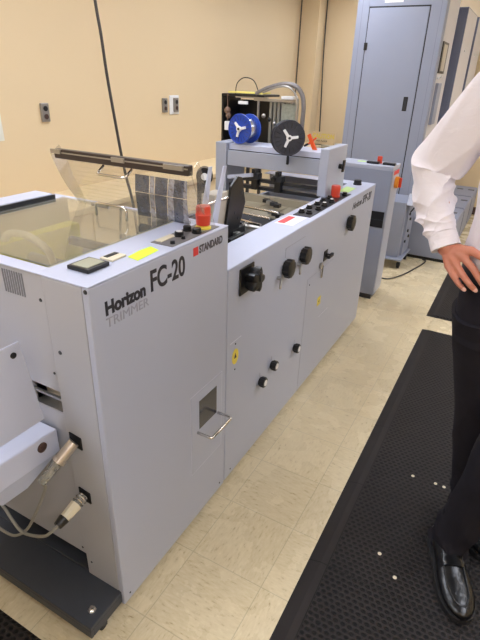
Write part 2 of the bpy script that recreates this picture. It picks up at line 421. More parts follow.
def u_handle(name, p, span, out, r, m, parent, k=.012):
    """p: centre; span: half vector along bar; out: vector off the surface"""
    p = V(p); s = V(span); o = V(out); sh = s.normalized(); oh = o.normalized()
    pts = [p-s, p-s+o-oh*k, p-s+o-oh*k*.3+sh*k*.3, p-s+o+sh*k, p+s+o-sh*k, p+s+o-oh*k*.3-sh*k*.3, p+s+o-oh*k, p+s]
    h = G().tube(pts, r, n=10).make(name, m, parent, smooth=True); return h
u_handle('cover_handle',(-.355,1.20,ZT+.009),(.066,0,0),(0,.0,.042),.0045,CHROME,tr)
# raised lid
hinge = V((0,1.30,ZT+.006)); top = V((0,1.195,1.35)); dl = (top-hinge); nl = V((0,-dl.z,dl.y)).normalized()  # toward camera-down side
lg = G(); prof = []
for k in range(13):
    tt = k/12; prof.append(hinge+dl*tt+nl*(.010*math.sin(math.pi*tt)))
for a, bb in zip(prof[:-1], prof[1:]):
    lg.hexa([(-.60,a.y,a.z),(-.03,a.y,a.z),(-.03,bb.y,bb.z),(-.60,bb.y,bb.z),
             (-.60,a.y+.004,a.z),(-.03,a.y+.004,a.z),(-.03,bb.y+.004,bb.z),(-.60,bb.y+.004,bb.z)])
bmesh.ops.remove_doubles(lg.bm, verts=lg.bm.verts, dist=1e-5)
lid = lg.make('raised_lid', CLEARL, tr); lid['label'] = 'clear acrylic lid swung up toward the camera'
for xx in (-.60,-.032):      # side cheeks
    pts = [(xx,q.y,q.z) for q in prof]+[(xx,1.235,1.375),(xx,1.262,1.33),(xx,1.278,1.27),(xx,1.305,1.22),(xx,1.33,ZT+.006)]
    G().prism(pts,(.003,0,0)).make('lid_cheek', CLEARL, lid)
STREAKS = [clear_mat('grey_streak_dark',(200,202,210),.40,.5,(128,131,142)),clear_mat('grey_streak_light',(235,235,240),.38,.5,(190,190,198))]  # translucent strips added on the lid to draw the grey streaks seen in it
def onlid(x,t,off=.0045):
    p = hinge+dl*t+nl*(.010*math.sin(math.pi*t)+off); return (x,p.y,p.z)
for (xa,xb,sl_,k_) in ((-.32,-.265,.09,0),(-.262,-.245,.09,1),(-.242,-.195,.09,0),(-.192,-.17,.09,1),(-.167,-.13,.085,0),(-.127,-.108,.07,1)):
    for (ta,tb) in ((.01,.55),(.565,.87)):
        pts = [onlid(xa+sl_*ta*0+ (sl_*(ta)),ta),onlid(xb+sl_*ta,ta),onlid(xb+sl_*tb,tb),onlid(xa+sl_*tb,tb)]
        G().prism(pts,nl*.001).make('lid_streak', STREAKS[k_], lid)
lb = G()
lb.box(-.575,-.034,1.188,1.214,1.338,1.368)
lb.make('lid_edge_bar', mat('brown_black_extrusion',(62,52,48),.35,metal=.3), lid, bevel=.004)
G().box(-.572,-.036,1.186,1.192,1.356,1.360).box(-.32,-.27,1.183,1.19,1.352,1.366).box(-.12,-.05,1.183,1.19,1.352,1.366).box(-.585,-.54,1.183,1.19,1.354,1.368).make('lid_trim_strip', STEEL, lid)
u_handle('lid_handle',(-.315,1.204,1.333),(.058,0,0),(0,-.034,-.022),.0042,CHROME,lid)
for xx in (-.50,-.15): G().cyl((xx-.04,1.302,ZT+.008),(xx+.04,1.302,ZT+.008),.006).make('lid_hinge', STEEL, lid, smooth='auto')
# top instruments
dp = G().box(-.128,-.058,.792,.868,ZT+.003,ZT+.014).make('display_module', BLACK, tr, bevel=.002)
G().box(-.119,-.067,.800,.860,ZT+.0142,ZT+.0155).make('display_window', mat('lcd_glass',(176,176,156),.2), dp)
b2 = G().box(-.112,-.07,.888,.945,ZT+.003,ZT+.009).make('label_switch', CREAM, tr, bevel=.002)
G().box(-.106,-.092,.897,.94,ZT+.009,ZT+.0105).make('switch_strip', BLACK, b2)
no = G().prism([(-.063,.942,ZT+.0035),(-.022,.934,ZT+.0035),(-.03,1.032,ZT+.0035),(-.068,1.045,ZT+.0035),(-.071,1.0,ZT+.0035)],(0,0,.001)).make('neon_note', NEON, tr)
cp = G().box(-.093,-.014,1.075,1.332,ZT+.003,ZT+.005).make('control_panel', mat('panel_grey',(112,108,108),.4), tr, bevel=.001)
G().box(-.089,-.065,1.09,1.165,ZT+.005,ZT+.0075).make('panel_label', CREAM, cp)
def button(p, r, h, m, parent, name='button'):
    return G().lathe(p,UP,[(0,r*1.12),(h*.25,r*1.12),(h*.3,r),(h*.9,r),(h,r*.85)],n=20).make(name, m, parent, smooth='auto')
for (x,y,r,h,m) in ((-.06,1.172,.014,.014,BLACK),(-.072,1.232,.013,.016,BLACK),(-.034,1.228,.014,.016,BLACK),(-.032,1.10,.007,.008,BLACK),(-.033,1.155,.006,.008,BLACK)):
    button((x,y,ZT+.005),r,h,m,cp)
G().cyl((-.06,1.172,ZT+.0192),(-.06,1.172,ZT+.0205),.0095).make('button_cap', WHITE, cp)
em = G().lathe((-.046,1.284,ZT+.005),UP,[(0,.025),(.006,.025),(.007,.02),(.012,.02)],n=26).make('stop_button_collar', YEL, cp, smooth='auto')
G().lathe((-.046,1.284,ZT+.017),UP,[(0,.022),(.03,.0245),(.033,.0255),(.036,.0235),(.054,.0235),(.060,.021),(.062,.012)],n=28).make('emergency_stop', RED, em, smooth='auto')
# vent, screws
vg = G()
for k in range(9): vg.box(-.302+k*.009,-.298+k*.009,Y0+.0025,Y0+.0045,1.082,1.146)
vg.make('vent', mat('vent_shadow',(118,118,124),.6), tr)
def screw(x,y,z,ax=(1,0,0),r=.005,parent=tr):
    return G().lathe((x,y,z),ax,[(0,r),(.0015,r*.9),(.002,r*.5)],n=12).make('screw', DARKM, parent)
screw(-.172,Y0+.004,1.087,(0,-1,0)); screw(-.125,Y0,.952,(0,-1,0),.006); screw(-.165,Y0+.004,.874,(0,-1,0),.004); screw(-.008,Y0,1.148,(0,-1,0),.006)
screw(0,.76,.055,r=.0035); screw(0,1.33,.055,r=.004); screw(-.17,Y0+.006,.19,(0,-1,0),.004); screw(-.13,Y0,.15,(0,-1,0),.004)
# access door in the front
dg = G(); w = .0016
for a in ((1.128,1.337,.61,.61+w),(1.128,1.337,.262,.262+w),(1.128,1.128+w,.262,.61),(1.337-w,1.337,.262,.61)): dg.box(.0001,.0009,*a)
dg.make('access_door_seam', mat('light_seam',(206,208,222),.5), tr)
dr = G().box(.0001,.0012,1.131,1.334,.265,.607).make('access_door', PAINT, tr)
wn = G().box(.0012,.0024,1.180,1.297,.446,.568).make('door_window', mat('dark_window',(30,28,34),.12,var=.05), dr)
u_handle('door_handle',(0.001,1.238,.438),(0,.070,0),(.062,0,0),.0055,CHROME,dr,.008)
# writing
text('maker_lettering','Horizon',.049,(.0002,.778,1.071),YR,UP,INK,tr,bold=.0022,sx=.93)
text('model_lettering','FC-20',.084,(.0002,.950,1.072),YR,UP,INK,tr,bold=.0018,sx=.78)
text('type_lettering','TRIMMER',.036,(.0002,.778,1.037),YR,UP,GINK,tr,sx=1.1)
st = text('dealer_lettering','STANDARD',.034,(.0002,1.190,1.114),YR,UP,mat('dark_grey_ink',(66,64,72),.5),tr,bold=.0012,sx=.76)
G().box(.0001,.001,1.158,1.184,1.112,1.138).make('dealer_mark', REDINK, tr)
# base
bf = G()
bf.box(-.95,-.01,.592,.735,.07,.085); bf.box(-.95,-.01,.592,.604,.035,.07); bf.box(-.022,-.01,.604,.735,.035,.07)
bf.box(-.95,-.16,.735,1.34,.075,.09); bf.box(-.79,-.03,.85,1.34,.09,.2)
bf.make('base_frame', BASEM, tr, bevel=.002)
G().lathe((-.047,.638,.085),UP,[(0,.014),(.004,.014),(.0045,.009),(.011,.009),(.012,.006),(.018,.006)],n=6).make('base_bolt', CHROME, tr)
def caster(x,y,parent,r=.022,side=1):
    cc = G().cyl((x-.012,y,r+.0005),(x+.012,y,r+.0005),r,n=20).make('caster', RUBBER, parent, smooth='auto')
    G().box(x-.018,x-.013,y-.01,y+.01,r,r+.02).box(x+.013,x+.018,y-.01,y+.01,r,r+.02).box(x-.018,x+.018,y-.012,y+.012,r+.02,r+.024).make('caster_fork', DARKM, cc)
caster(-.03,.65,tr,.016); caster(-.85,.66,tr,.016); caster(-.1,1.25,tr,.024); caster(-.7,1.25,tr,.024)
# connector sockets in the end panel
for (x,z) in ((-.117,.668),(-.113,.462)):
    G().prism([(x-.020,Y0-.0005,z-.020),(x+.024,Y0-.0005,z-.024),(x+.024,Y0-.0005,z+.018),(x-.02,Y0-.0005,z+.024)],(0,-.003,0)).make('connector_socket', BLACK, tr)
def plug(p, q, kind, label, cable):
    p = V(p); q = V(q); d = (q-p)
    r = empty('connector_cable', p, label, 'cable')
    P = lambda t: p+d*t
    if kind == 'metal':
        G().cyl(P(.02),P(.45),.0165).make('plug_shell', BRASS, r, smooth='auto')
        G().cyl(P(.45),P(.53),.0195).make('plug_ring', BRASS, r, smooth='auto')
        G().cyl(P(.53),P(1.05),.015,.012).make('plug_sleeve', clear_mat('clear_plug_sleeve',(220,220,214),.35,1.,(190,188,180)), r, smooth='auto')
    else:
        G().cyl(P(.02),P(.30),.0165).make('plug_collar', clear_mat('clear_plug_collar',(225,225,220),.35,1.,(200,198,190)), r, smooth='auto')
        G().cyl(P(.1),P(.13),.019).cyl(P(.2),P(.23),.019).make('plug_ring', CHROME, r, smooth='auto')
        G().cyl(P(.30),P(.76),.0185,.015,n=8).make('plug_body', CREAM, r)
        G().cyl(P(.74),P(.98),.0175,.013).make('plug_nut', BLACK, r, smooth='auto')
    G().tube([P(.5),P(1.0)]+[V(c_) for c_ in cable],.0048,smooth=8).make('cord', CABLEG, r, smooth=True)
    return r
plug((-.117,Y0-.004,.668),(-.15,.63,.585),'metal','grey cable with metal screw plug in the upper socket of the trimmer end panel',
     [(-.17,.645,.545),(-.195,.66,.50),(-.254,.66,.386),(-.323,.66,.266),(-.393,.66,.19),(-.449,.66,.165),(-.55,.66,.17),(-.9,.66,.2)])
plug((-.113,Y0-.004,.462),(-.115,.62,.436),'cream','grey cable with cream plug body and black nut in the lower socket',
     [(-.135,.61,.41),(-.176,.615,.365),(-.254,.62,.317),(-.301,.62,.311),(-.346,.625,.34),(-.38,.63,.362),(-.5,.64,.42),(-.8,.66,.46)])

# ------------------------------------------------------------------ infeed conveyor at the lower left
cv = empty('infeed_conveyor', (-.3,.5,0), 'white infeed conveyor bed with side guard at the left edge, bolted to the trimmer end', 'conveyor')
G().hexa([(-.62,-.3,.655),(-.178,-.3,.655),(-.178,.722,.610),(-.62,.722,.610),(-.62,-.3,.745),(-.178,-.3,.745),(-.178,.722,.690),(-.62,.722,.690)]).make('bed_rail', PAINT_T, cv, bevel=.004)
gd = G().prism([(-.18,.640,.995),(-.18,.655,.742),(-.18,.0,.742),(-.18,.0,1.03),(-.18,.575,1.03)][:0] or [(-.192,.668,.995),(-.192,.70,.735),(-.192,-.3,.75),(-.192,-.3,1.0),(-.192,.595,.995)],(-.005,0,0)).make('side_guard', PAINT_T, cv, bevel=.0015)
G().cyl((-.189,.645,.966),(-.192,.645,.966),.008,n=16).make('guard_hole', BLACK, gd)
G().cyl((-.19,.56,.99),(-.6,.56,.99),.012).make('guard_rod', BEIGE, cv, smooth='auto')
G().lathe((-.178,.665,.665),(1,0,0),[(0,.015),(.003,.015),(.004,.012),(.0045,.006),(.006,.006)],n=24).make('pivot_bolt', BROWNP, cv, smooth='auto')
G().prism([(-.179,.722,.615),(-.179,.60,.57),(-.179,.52,.575),(-.179,.50,.62)],(-.01,0,0)).make('bracket', PAINT, cv)
G().box(-.60,-.19,-.28,-.22,.03,.66).make('stand', PAINT, cv); G().box(-.62,-.17,-.3,-.2,.0,.03).make('foot', DARKM, cv)

# ------------------------------------------------------------------ booklet maker
A0, A1, ZM = 1.371, 3.275, 1.0
bk = empty('booklet_maker', (-.4,2.3,0), 'long grey booklet maker with knobs along its front, joined behind the trimmer', 'printing machine')
c = G()
c.box(-.02,0,A0,A1,.03,ZM-.001)
c.box(-.76,-.02,A1-.02,A1,.06,ZM-.001)
c.box(-.78,-.76,A0,A1,.06,.86)
c.box(-.76,-.02,A0,A0+.015,.06,.80)
c.make('cabinet', PAINT, bk, bevel=.004)
t = G(); t.box(-.155,0,A0,A1,ZM,ZM+.003); t.box(-.155,-.145,A0,A1,.86,ZM); t.box(-.76,-.155,A1-.12,A1,ZM,ZM+.003)
t.make('top_ledge', PAINT_T, bk, bevel=.0015)
G().box(-.76,-.156,A0+.02,A1-.13,.80,.815).make('inner_deck', DARKM, bk)
# beige tray with plate seams, rollers and black mechanism
tp = G()
for k in range(4): tp.box(-.72+k*.135,-.59+k*.135,2.10,2.60,.925,.935)
tp.make('stitching_tray', mat('tray_metal',(158,150,130),.35,metal=.3,var=.1), bk)
G().box(-.74,-.17,2.60,2.64,.92,.975).make('tray_back_plate', mat('pale_plate',(150,142,124),.4), bk)
for (ya,za,r,m) in ((1.50,.90,.02,DARKM),(1.66,.92,.014,STEEL),(1.80,.93,.022,RUBBER),(1.92,.945,.010,STEEL),(2.05,.95,.014,STEEL)):
    G().cyl((-.74,ya,za),(-.16,ya,za),r).make('roller', m, bk, smooth='auto')
for k in range(9):
    x = -.70+k*.06; y = 1.72+.25*random.random()
    G().box(x,x+.022,y,y+.12,.955,.985).make('paper_finger', BLACK if k%3 else STEEL, bk, bevel=.002)
for k in range(16):
    x = -.18-.035*(k%8)-.01*(k//8); y = 1.80+.055*k-.03*((k*5)%4)
    gg = G().box(x-.02,x+.014,y,y+.035,.955,.975+.02*((k*3)%3))
    gg.make('gripper_block', (BLACK,DARKM,STEEL)[k%3], bk, bevel=.002)
for (xa,ya,xb,yb) in ((-.17,1.95,-.42,2.02),(-.19,2.08,-.50,2.12),(-.20,2.2,-.55,2.24)):
    G().cyl((xa,ya,1.0),(xb,yb,1.0),.006).make('cross_rod', CHROME, bk, smooth='auto')
G().box(-.60,-.16,1.90,2.26,.936,.95).make('belt_plate', BLACK, bk)
for k in range(6):
    x = -.26-.05*k; G().cyl((x,1.95-.05*k,.99),(x-.05,2.12,.965),.006).make('guide_rod', BLACK if k%2 else CHROME, bk, smooth='auto')
# feeder arms
G().prism([(-.20,1.585,1.30),(-.20,1.565,1.30),(-.20,1.48,1.05),(-.20,1.50,1.02),(-.20,1.53,1.05)],(-.006,0,0)).make('feeder_arm', PAINT_T, bk, bevel=.001)
G().prism([(-.20,1.69,1.29),(-.20,1.668,1.29),(-.20,1.56,1.03),(-.20,1.58,.99),(-.20,1.61,1.03)],(-.006,0,0)).make('feeder_arm', PAINT_T, bk, bevel=.001)
G().prism([(-.26,1.93,1.205),(-.26,1.89,1.215),(-.26,1.835,1.18),(-.26,1.77,.92),(-.26,1.87,.90),(-.26,1.965,1.09)],(-.012,0,0)).make('cam_plate', BLACK, bk, bevel=.002)
for (y,z) in ((1.925,1.14),(1.87,1.06),(1.90,1.03)): screw(-.26,y,z,(1,0,0),.008,bk)
G().cyl((-.27,1.60,1.135),(-.27,1.86,1.135),.006).make('feeder_rod', CHROME, bk, smooth='auto')
G().box(-.34,-.275,1.72,1.83,.93,1.16).make('feeder_block', BEIGE, bk, bevel=.004)
G().box(-.30,-.272,1.66,1.715,.95,1.05).make('feeder_motor', BLACK, bk, bevel=.003)
hw = G().cyl((-.31,1.70,1.235),(-.335,1.74,1.235),.034,n=28).make('hand_wheel', BLACK, bk, smooth='auto')
G().cyl((-.307,1.695,1.235),(-.312,1.703,1.235),.014).make('wheel_hub', WHITE, hw, smooth='auto')
G().box(-.36,-.34,1.72,1.76,.8,1.22).make('wheel_post', DARKM, bk)
# gantry
gp = G()
gp.box(-.85,-.775,2.66,2.90,.0,1.245)
gp.make('gantry_post', ALU, bk, bevel=.004)
G().box(-.18,-.128,2.665,2.98,ZM+.004,1.262).make('gantry_block', PAINT, bk, bevel=.005)
gb = G().box(-.774,-.181,2.69,2.88,1.205,1.238).make('gantry_beam_top', PAINT_T, bk, bevel=.003)
G().box(-.774,-.181,2.672,2.69,1.115,1.202).make('gantry_beam_face', ALU, bk, bevel=.002)
G().box(-.774,-.181,2.69,2.72,1.198,1.206).make('gantry_shadow_gap', BLACK, bk)
G().box(-.774,-.181,2.70,2.73,1.03,1.05).box(-.774,-.181,2.70,2.74,.985,1.005).make('gantry_rail', DARKM, bk)
for x in (-.585,-.43):
    sh = G().box(x-.03,x+.03,2.665,2.72,1.05,1.085).make('stitch_head', DARKM, bk, bevel=.004)
    G().box(x-.012,x+.012,2.66,2.70,1.085,1.11).cyl((x-.02,2.66,1.07),(x-.02,2.645,1.07),.012).box(x-.018,x+.018,2.67,2.71,.99,1.05).make('head_clamp', BLACK, sh)
G().hexa([(-.70,2.55,1.06),(-.58,2.62,1.075),(-.575,2.64,1.07),(-.70,2.57,1.055),(-.70,2.55,1.08),(-.58,2.62,1.095),(-.575,2.64,1.09),(-.70,2.57,1.075)]).make('guide_plate', PAINT_T, bk)
kb = G().cyl((-.128,2.86,1.15),(-.108,2.86,1.15),.014).make('block_knob', BLACK, bk, smooth='auto')
G().hexa([(-.11,2.85,1.12),(-.098,2.85,1.12),(-.098,2.87,1.12),(-.11,2.87,1.12),(-.11,2.86,1.185),(-.098,2.86,1.185),(-.098,2.885,1.185),(-.11,2.885,1.185)]).make('knob_lever', BLACK, kb, bevel=.002)
# front knobs
def front_knob(y,z,r,dep,fluted=False,cap=None,label=None):
    g = G(); nn = 36
    def ringx(x,rr): 
        out = []
        for i in range(nn):
            a = 2*math.pi*i/nn; q = rr*(1+(.05*math.cos(a*12) if fluted else 0)); out.append(g.bm.verts.new((x,y+q*math.cos(a),z+q*math.sin(a))))
        return out
    R = [ringx(.001,r*.8),ringx(dep*.25,r*.8),ringx(dep*.27,r),ringx(dep*.92,r),ringx(dep,r*.9)]
    for a,b_ in zip(R[:-1],R[1:]): g.bridge(a,b_)
    g.bm.faces.new(R[0]); g.bm.faces.new(R[-1])
    k = g.make('round_knob', BLACK, bk, smooth='auto')
    if cap: G().cyl((dep,y,z),(dep+.002,y,z),r*.62,n=20).make('knob_cap', cap, k)
    return k
front_knob(1.865,.858,.041,.036,True); front_knob(2.06,.862,.041,.036,True); front_knob(2.75,.862,.044,.036,True)
for (y,z) in ((1.672,.376),(1.788,.402),(2.06,.362)):
    front_knob(y,z,.0235,.030,True,WHITE)
    G().box(.0002,.001,y-.004,y-.002,z+.025,z+.045).make('knob_scale', GINK, bk)
    G().box(.0002,.001,y-.03,y-.028,z-.02,z-.005).make('knob_scale', GINK, bk)
# main switch
sw = G().box(.0005,.008,1.448,1.555,.875,.980).make('main_switch_plate', BLACK, bk, bevel=.003)
g = G()
rr = []
for x,sc in ((.008,.8),(.03,1.0),(.05,1.0),(.055,.8)):
    rr.append([g.bm.verts.new((x,1.512+sc*(.040+.011*math.cos(5*2*math.pi*i/50))*math.cos(2*math.pi*i/50),.927+sc*(.040+.011*math.cos(5*2*math.pi*i/50))*math.sin(2*math.pi*i/50))) for i in range(50)])
[g.bridge(rr[q_],rr[q_+1]) for q_ in range(3)]; g.bm.faces.new(rr[0]); g.bm.faces.new(rr[3])
g.make('main_switch_knob', BLACK, sw, smooth='auto')
G().box(.054,.060,1.506,1.518,.925,.965).make('switch_grip', DARKM, sw, bevel=.002)
# small lever knobs
for (y,z) in ((1.79,.835),(2.005,.832)):
    lv = G().cyl((.0005,y,z),(.022,y,z),.008).make('clamp_lever', STEEL, bk, smooth='auto')
    G().tube([(.018,y,z),(.026,y-.02,z-.02),(.03,y-.03,z-.035)],.005).make('lever_arm', STEEL, lv, smooth=True)
kk = G().box(.0005,.004,2.375,2.425,.735,.79).cyl((.004,2.40,.763),(.03,2.40,.763),.012).box(.02,.034,2.375,2.44,.755,.771).make('selector_knob', BLACK, bk)
lt = G().box(.0005,.01,2.345,2.365,.65,.72).make('door_latch', CHROME, bk, bevel=.002)
G().cyl((.0005,2.33,.725),(.012,2.33,.725),.016).make('door_lock', STEEL, bk, smooth='auto')
ln = G()
ln.box(.0002,.0009,1.86,2.08,.945,.947).box(.0002,.0009,1.86,1.862,.905,.947)
ln.make('scale_line', GINK, bk)
sm = G(); sm.box(.0002,.0008,2.165,2.168,.03,.70).box(.0002,.0008,2.165,2.55,.698,.70).make('door_seam', mat('panel_seam',(158,161,178),.5), bk)
def decal(y,z,w,h,oval=True,name='warning_label'):
    g = G()
    if oval: 
        g.cyl((.0002,y,z),(.0012,y,z),w/2,n=24)
        for v_ in g.bm.verts: v_.co.z = z+(v_.co.z-z)*h/w
    else: g.box(.0002,.0012,y-w/2,y+w/2,z-h/2,z+h/2)
    o = g.make(name, YEL, bk)
    G().prism([(.0013,y-w*.18,z-h*.1),(.0013,y+w*.18,z-h*.1),(.0013,y,z+h*.25)],(.0004,0,0)).make('warning_symbol', INK, o)
    return o
decal(1.436,.624,.050,.068); decal(2.375,.505,.05,.05,False)
screw(0,1.436,.68,r=.004,parent=bk); screw(0,1.436,.565,r=.004,parent=bk); screw(0,2.2,.66,r=.004,parent=bk); screw(0,1.42,.06,r=.004,parent=bk)
LL = mat('light_line',(218,220,232),.5)
G().box(.0002,.0009,2.40,2.55,.395,.398).make('crop_line', LL, bk)
G().box(.0002,.0009,1.395,1.48,.695,.697).make('crop_line', LL, bk)
text('maker_lettering','Horizon',.055,(.0002,2.80,.925),YR,UP,INK,bk,bold=.0008,sx=.95,shear=.3)
text('model_lettering','SPF-20',.072,(.0002,2.99,.922),YR,UP,INK,bk,bold=.0008,sx=.95,shear=.3)
# top panel of controls
pn = G().box(-.12,-.03,2.20,2.84,ZM+.003,ZM+.006).make('control_panel', BLACK, bk)
k = 0
for (y,x) in ((2.26,-.10),(2.26,-.06),(2.36,-.10),(2.36,-.05),(2.46,-.095),(2.46,-.055),(2.56,-.10),(2.56,-.05),(2.64,-.09),(2.78,-.05)):
    bb = G().lathe((x,y,ZM+.006),UP,[(0,.017),(.008,.017),(.009,.013),(.018,.012)],n=18).make('dial', BLACK, pn, smooth='auto')
    if k in (0,2,4,5,7): G().cyl((x+.0,y,ZM+.0245),(x,y,ZM+.026),.0095).make('dial_cap', WHITE, bb)
    k += 1
em = G().lathe((-.085,2.715,ZM+.006),UP,[(0,.027),(.008,.027)],n=24).make('stop_button_collar', RED, pn, smooth='auto')
G().lathe((-.085,2.715,ZM+.014),UP,[(0,.024),(.03,.026),(.05,.026),(.055,.022)],n=26).make('emergency_stop', RED, em, smooth='auto')
G().box(-.125,-.09,2.03,2.16,ZM+.0046,ZM+.0055).make('red_label', REDINK, bk)
G().box(-.132,-.04,2.01,2.18,ZM+.003,ZM+.0045).make('white_label', WHITE, bk)
G().prism([(-.125,2.88,ZM+.003),(-.06,2.88,ZM+.003),(-.06,3.03,ZM+.003),(-.125,3.05,ZM+.003)],(0,0,.0015)).make('note', mat('pale_green_note',(206,236,150),.6), bk)
button((-.09,3.16,ZM+.003),.024,.03,BLACK,bk,'top_knob')
caster(-.03,3.20,bk,.014); caster(-.7,3.2,bk,.028); caster(-.7,1.5,bk,.028); caster(-.05,1.45,bk,.0145)

# ---- wire spools on the gantry
def spool(c, ax, R, w, core, mf, mc, name, label, slots=False):
    c = V(c); ax = V(ax).normalized()
    r = empty(name, c, label, 'wire spool', 'stitching wire spools')
    u = ax.orthogonal().normalized(); v = ax.cross(u)
    for s_, nm in ((1,'front_flange'),(-1,'rear_flange')):
        g = G(); q = c+ax*(w/2*s_)
        g.lathe(q-ax*.003,ax,[(0,.02),(0,R*.42),(0,R-.004),(.003,R),(.006,R-.003),(.006,R*.42),(.006,.02)][1:-1],n=40)
        f = g.make(nm, mf, r, smooth='auto')
        if s_ == 1:
            for k in range(18):
                a = 2*math.pi*k/18
                d = u*math.cos(a)+v*math.sin(a)
                G().tube([q+ax*.0035+d*R*.55,q+ax*.0035+d*R*.86],.0022,n=6).make('flange_slot', BLACK if slots else mat_dark_blue, f)
            G().torus(q+ax*.003,ax,R-.003,.0035).make('flange_rim', mf, f, smooth=True)
    G().lathe(c-ax*(w/2-.004),ax,[(0,core)]+[((w-.008)*(k+.5)/9,core+(.0015 if k%2 else 0)) for k in range(9)]+[(w-.008,core)],n=36).make('wound_wire', mc, r, smooth='auto')
    hub = G(); q = c+ax*(w/2+.004)
    hub.cyl(q,q+ax*.012,.016,n=20)
    for k in range(3):
        a = 2*math.pi*k/3+.5; d = u*math.cos(a)+v*math.sin(a); e = ax.cross(d)
        p0 = q+d*.01; p1 = q+d*R*.56
        hub.hexa([p0-e*.008,p1-e*.007,p1+e*.007,p0+e*.008,p0-e*.008+ax*.008,p1-e*.007+ax*.008,p1+e*.007+ax*.008,p0+e*.008+ax*.008])
    h = hub.make('spool_hub', WHITE, r, bevel=.002); G().cyl(q+ax*.012,q+ax*.015,.007).make('hub_bolt', DARKM, h)
    return r
mat_dark_blue = mat('deep_blue', (10,34,104), .4)
WIRE = mat('silver_wire', (200,204,210), .25, metal=.9, var=.1, scale=40)
DGREY = mat('charcoal_plastic', (52,54,64), .35, var=.1)
spool((-.69,2.73,1.3235),(-.12,-.99,0.04),.083,.10,.058,BLUE,WIRE,'wire_spool','blue spool of silver wire on the left of the gantry beam')
spool((-.356,2.61,1.308),(.62,-.78,.05),.092,.042,.070,DGREY,DARKM,'wire_spool','dark charcoal spool with white three-armed hub, right of the blue spool',True)
G().cyl((-.375,2.672,1.16),(-.356,2.632,1.30),.008).make('spool_bracket', DARKM, bk)
og = empty('wire_tension_lever',(-.29,2.76,1.239),'small orange lever beside the dark spool on the gantry','lever')
G().hexa([(-.262,2.75,1.24),(-.235,2.75,1.24),(-.235,2.765,1.24),(-.262,2.765,1.24),(-.30,2.75,1.315),(-.285,2.75,1.325),(-.285,2.765,1.325),(-.30,2.765,1.315)]).make('handle', ORANGE, og, bevel=.002)
G().tube([(-.29,2.755,1.27),(-.245,2.755,1.305),],.005).make('cross_lever', ORANGE, og)
G().tube([(-.32,2.77,1.255),(-.28,2.765,1.275),(-.262,2.76,1.27)],.006).make('arm', BLACK, og, smooth=True)

# ---- open black unit with conduits behind the gantry
bu = empty('wire_feed_cabinet',(-.72,3.08,0),'open black cabinet with metal frame and looping conduits behind the wire spools','electrical cabinet')
X0,X1,YA,YZ = -1.03,-.46,3.02,3.26
g = G(); g.box(X0,X0+.015,YA,YZ,1.19,1.50); g.box(X0,-.60,YZ-.01,YZ,1.19,1.46); g.box(X0,-.72,YA,YZ,1.487,1.50)
g.make('black_shell', BLACK, bu, bevel=.004)
G().box(X0,X1,YA,YZ,1.175,1.19).make('shelf', DARKM, bu)
for (x,y) in ((X0+.03,YA+.03),(-.83,YA+.03),(X0+.03,YZ-.03),(-.83,YZ-.03)): G().box(x-.009,x+.009,y-.009,y+.009,0,1.175).make('leg', DARKM, bu)
G().box(-.90,-.83,YA-.004,YA,1.442,1.460).make('white_label', WHITE, bu)
G().box(-.98,-.72,YA,YA+.10,1.505,1.515).make('yellow_folder', mat('pale_yellow',(226,216,120),.5), bu)
G().box(-.80,-.52,YA+.02,YA+.06,1.465,1.48).box(-.93,-.70,YA+.01,YA+.03,1.478,1.487).make('cross_rail', STEEL, bu)
for x in (-.77,-.50): G().cyl((x,YA+.03,1.19),(x,YA+.03,1.49),.008).make('upright_rod', STEEL, bu, smooth='auto')
g = G()
for k in range(7): g.box(-.70+k*.028,-.682+k*.028,YA+.05,YA+.09,1.18,1.46)
g.make('heat_sink_fins', mat('fin_metal',(150,150,142),.4,metal=.5), bu)
G().box(-.60,-.51,YA+.03,YA+.045,1.19,1.455).make('circuit_plate', mat('grey_green_plate',(146,148,132),.5,var=.4,scale=60), bu)
G().box(-.60,-.52,YA,YA+.08,1.482,1.50).make('white_box', WHITE, bu, bevel=.003)
G().tube([(-.78,3.03,1.505),(-.70,3.03,1.54),(-.60,3.03,1.565),(-.52,3.03,1.56),(-.47,3.03,1.52),(-.45,3.03,1.45),(-.45,3.03,1.36),(-.45,3.03,1.30)],.014,smooth=8).make('conduit', mat('braided_conduit',(126,122,122),.45,metal=.4,var=.3,scale=80), bu, smooth=True)
G().tube([(-.72,3.0,1.515),(-.62,3.0,1.55),(-.54,3.0,1.55),(-.49,3.0,1.50),(-.48,3.0,1.40),(-.475,3.0,1.2)],.006,smooth=8).make('thin_conduit', STEEL, bu, smooth=True)
G().tube([(-.93,3.03,1.5),(-.92,3.03,1.56),(-.87,3.03,1.595),(-.80,3.03,1.58),(-.76,3.03,1.51)],.003,smooth=8).make('wire_loop', CABLED, bu, smooth=True)
G().box(-.458,-.436,3.01,3.05,1.25,1.31).make('conduit_joint', BLACK, bu, bevel=.003)
g = G()
g.ball((-.97,3.0,1.40),.022).ball((-.96,2.995,1.37),.018).cyl((-.97,3.0,1.3),(-.97,3.0,1.5),.003); g.make('tension_unit', mat('brown_mechanism',(112,88,74),.5,var=.4,scale=60), bu)
g = G().box(-.985,-.945,2.985,3.015,1.28,1.335).make('white_clip', WHITE, bu, bevel=.004)
for k in range(5): G().ball((-.76+.04*k,3.03,1.32+.02*((k*3)%4)),.014,nu=10,nv=8).make('gear', STEEL if k%2 else BLACK, bu)

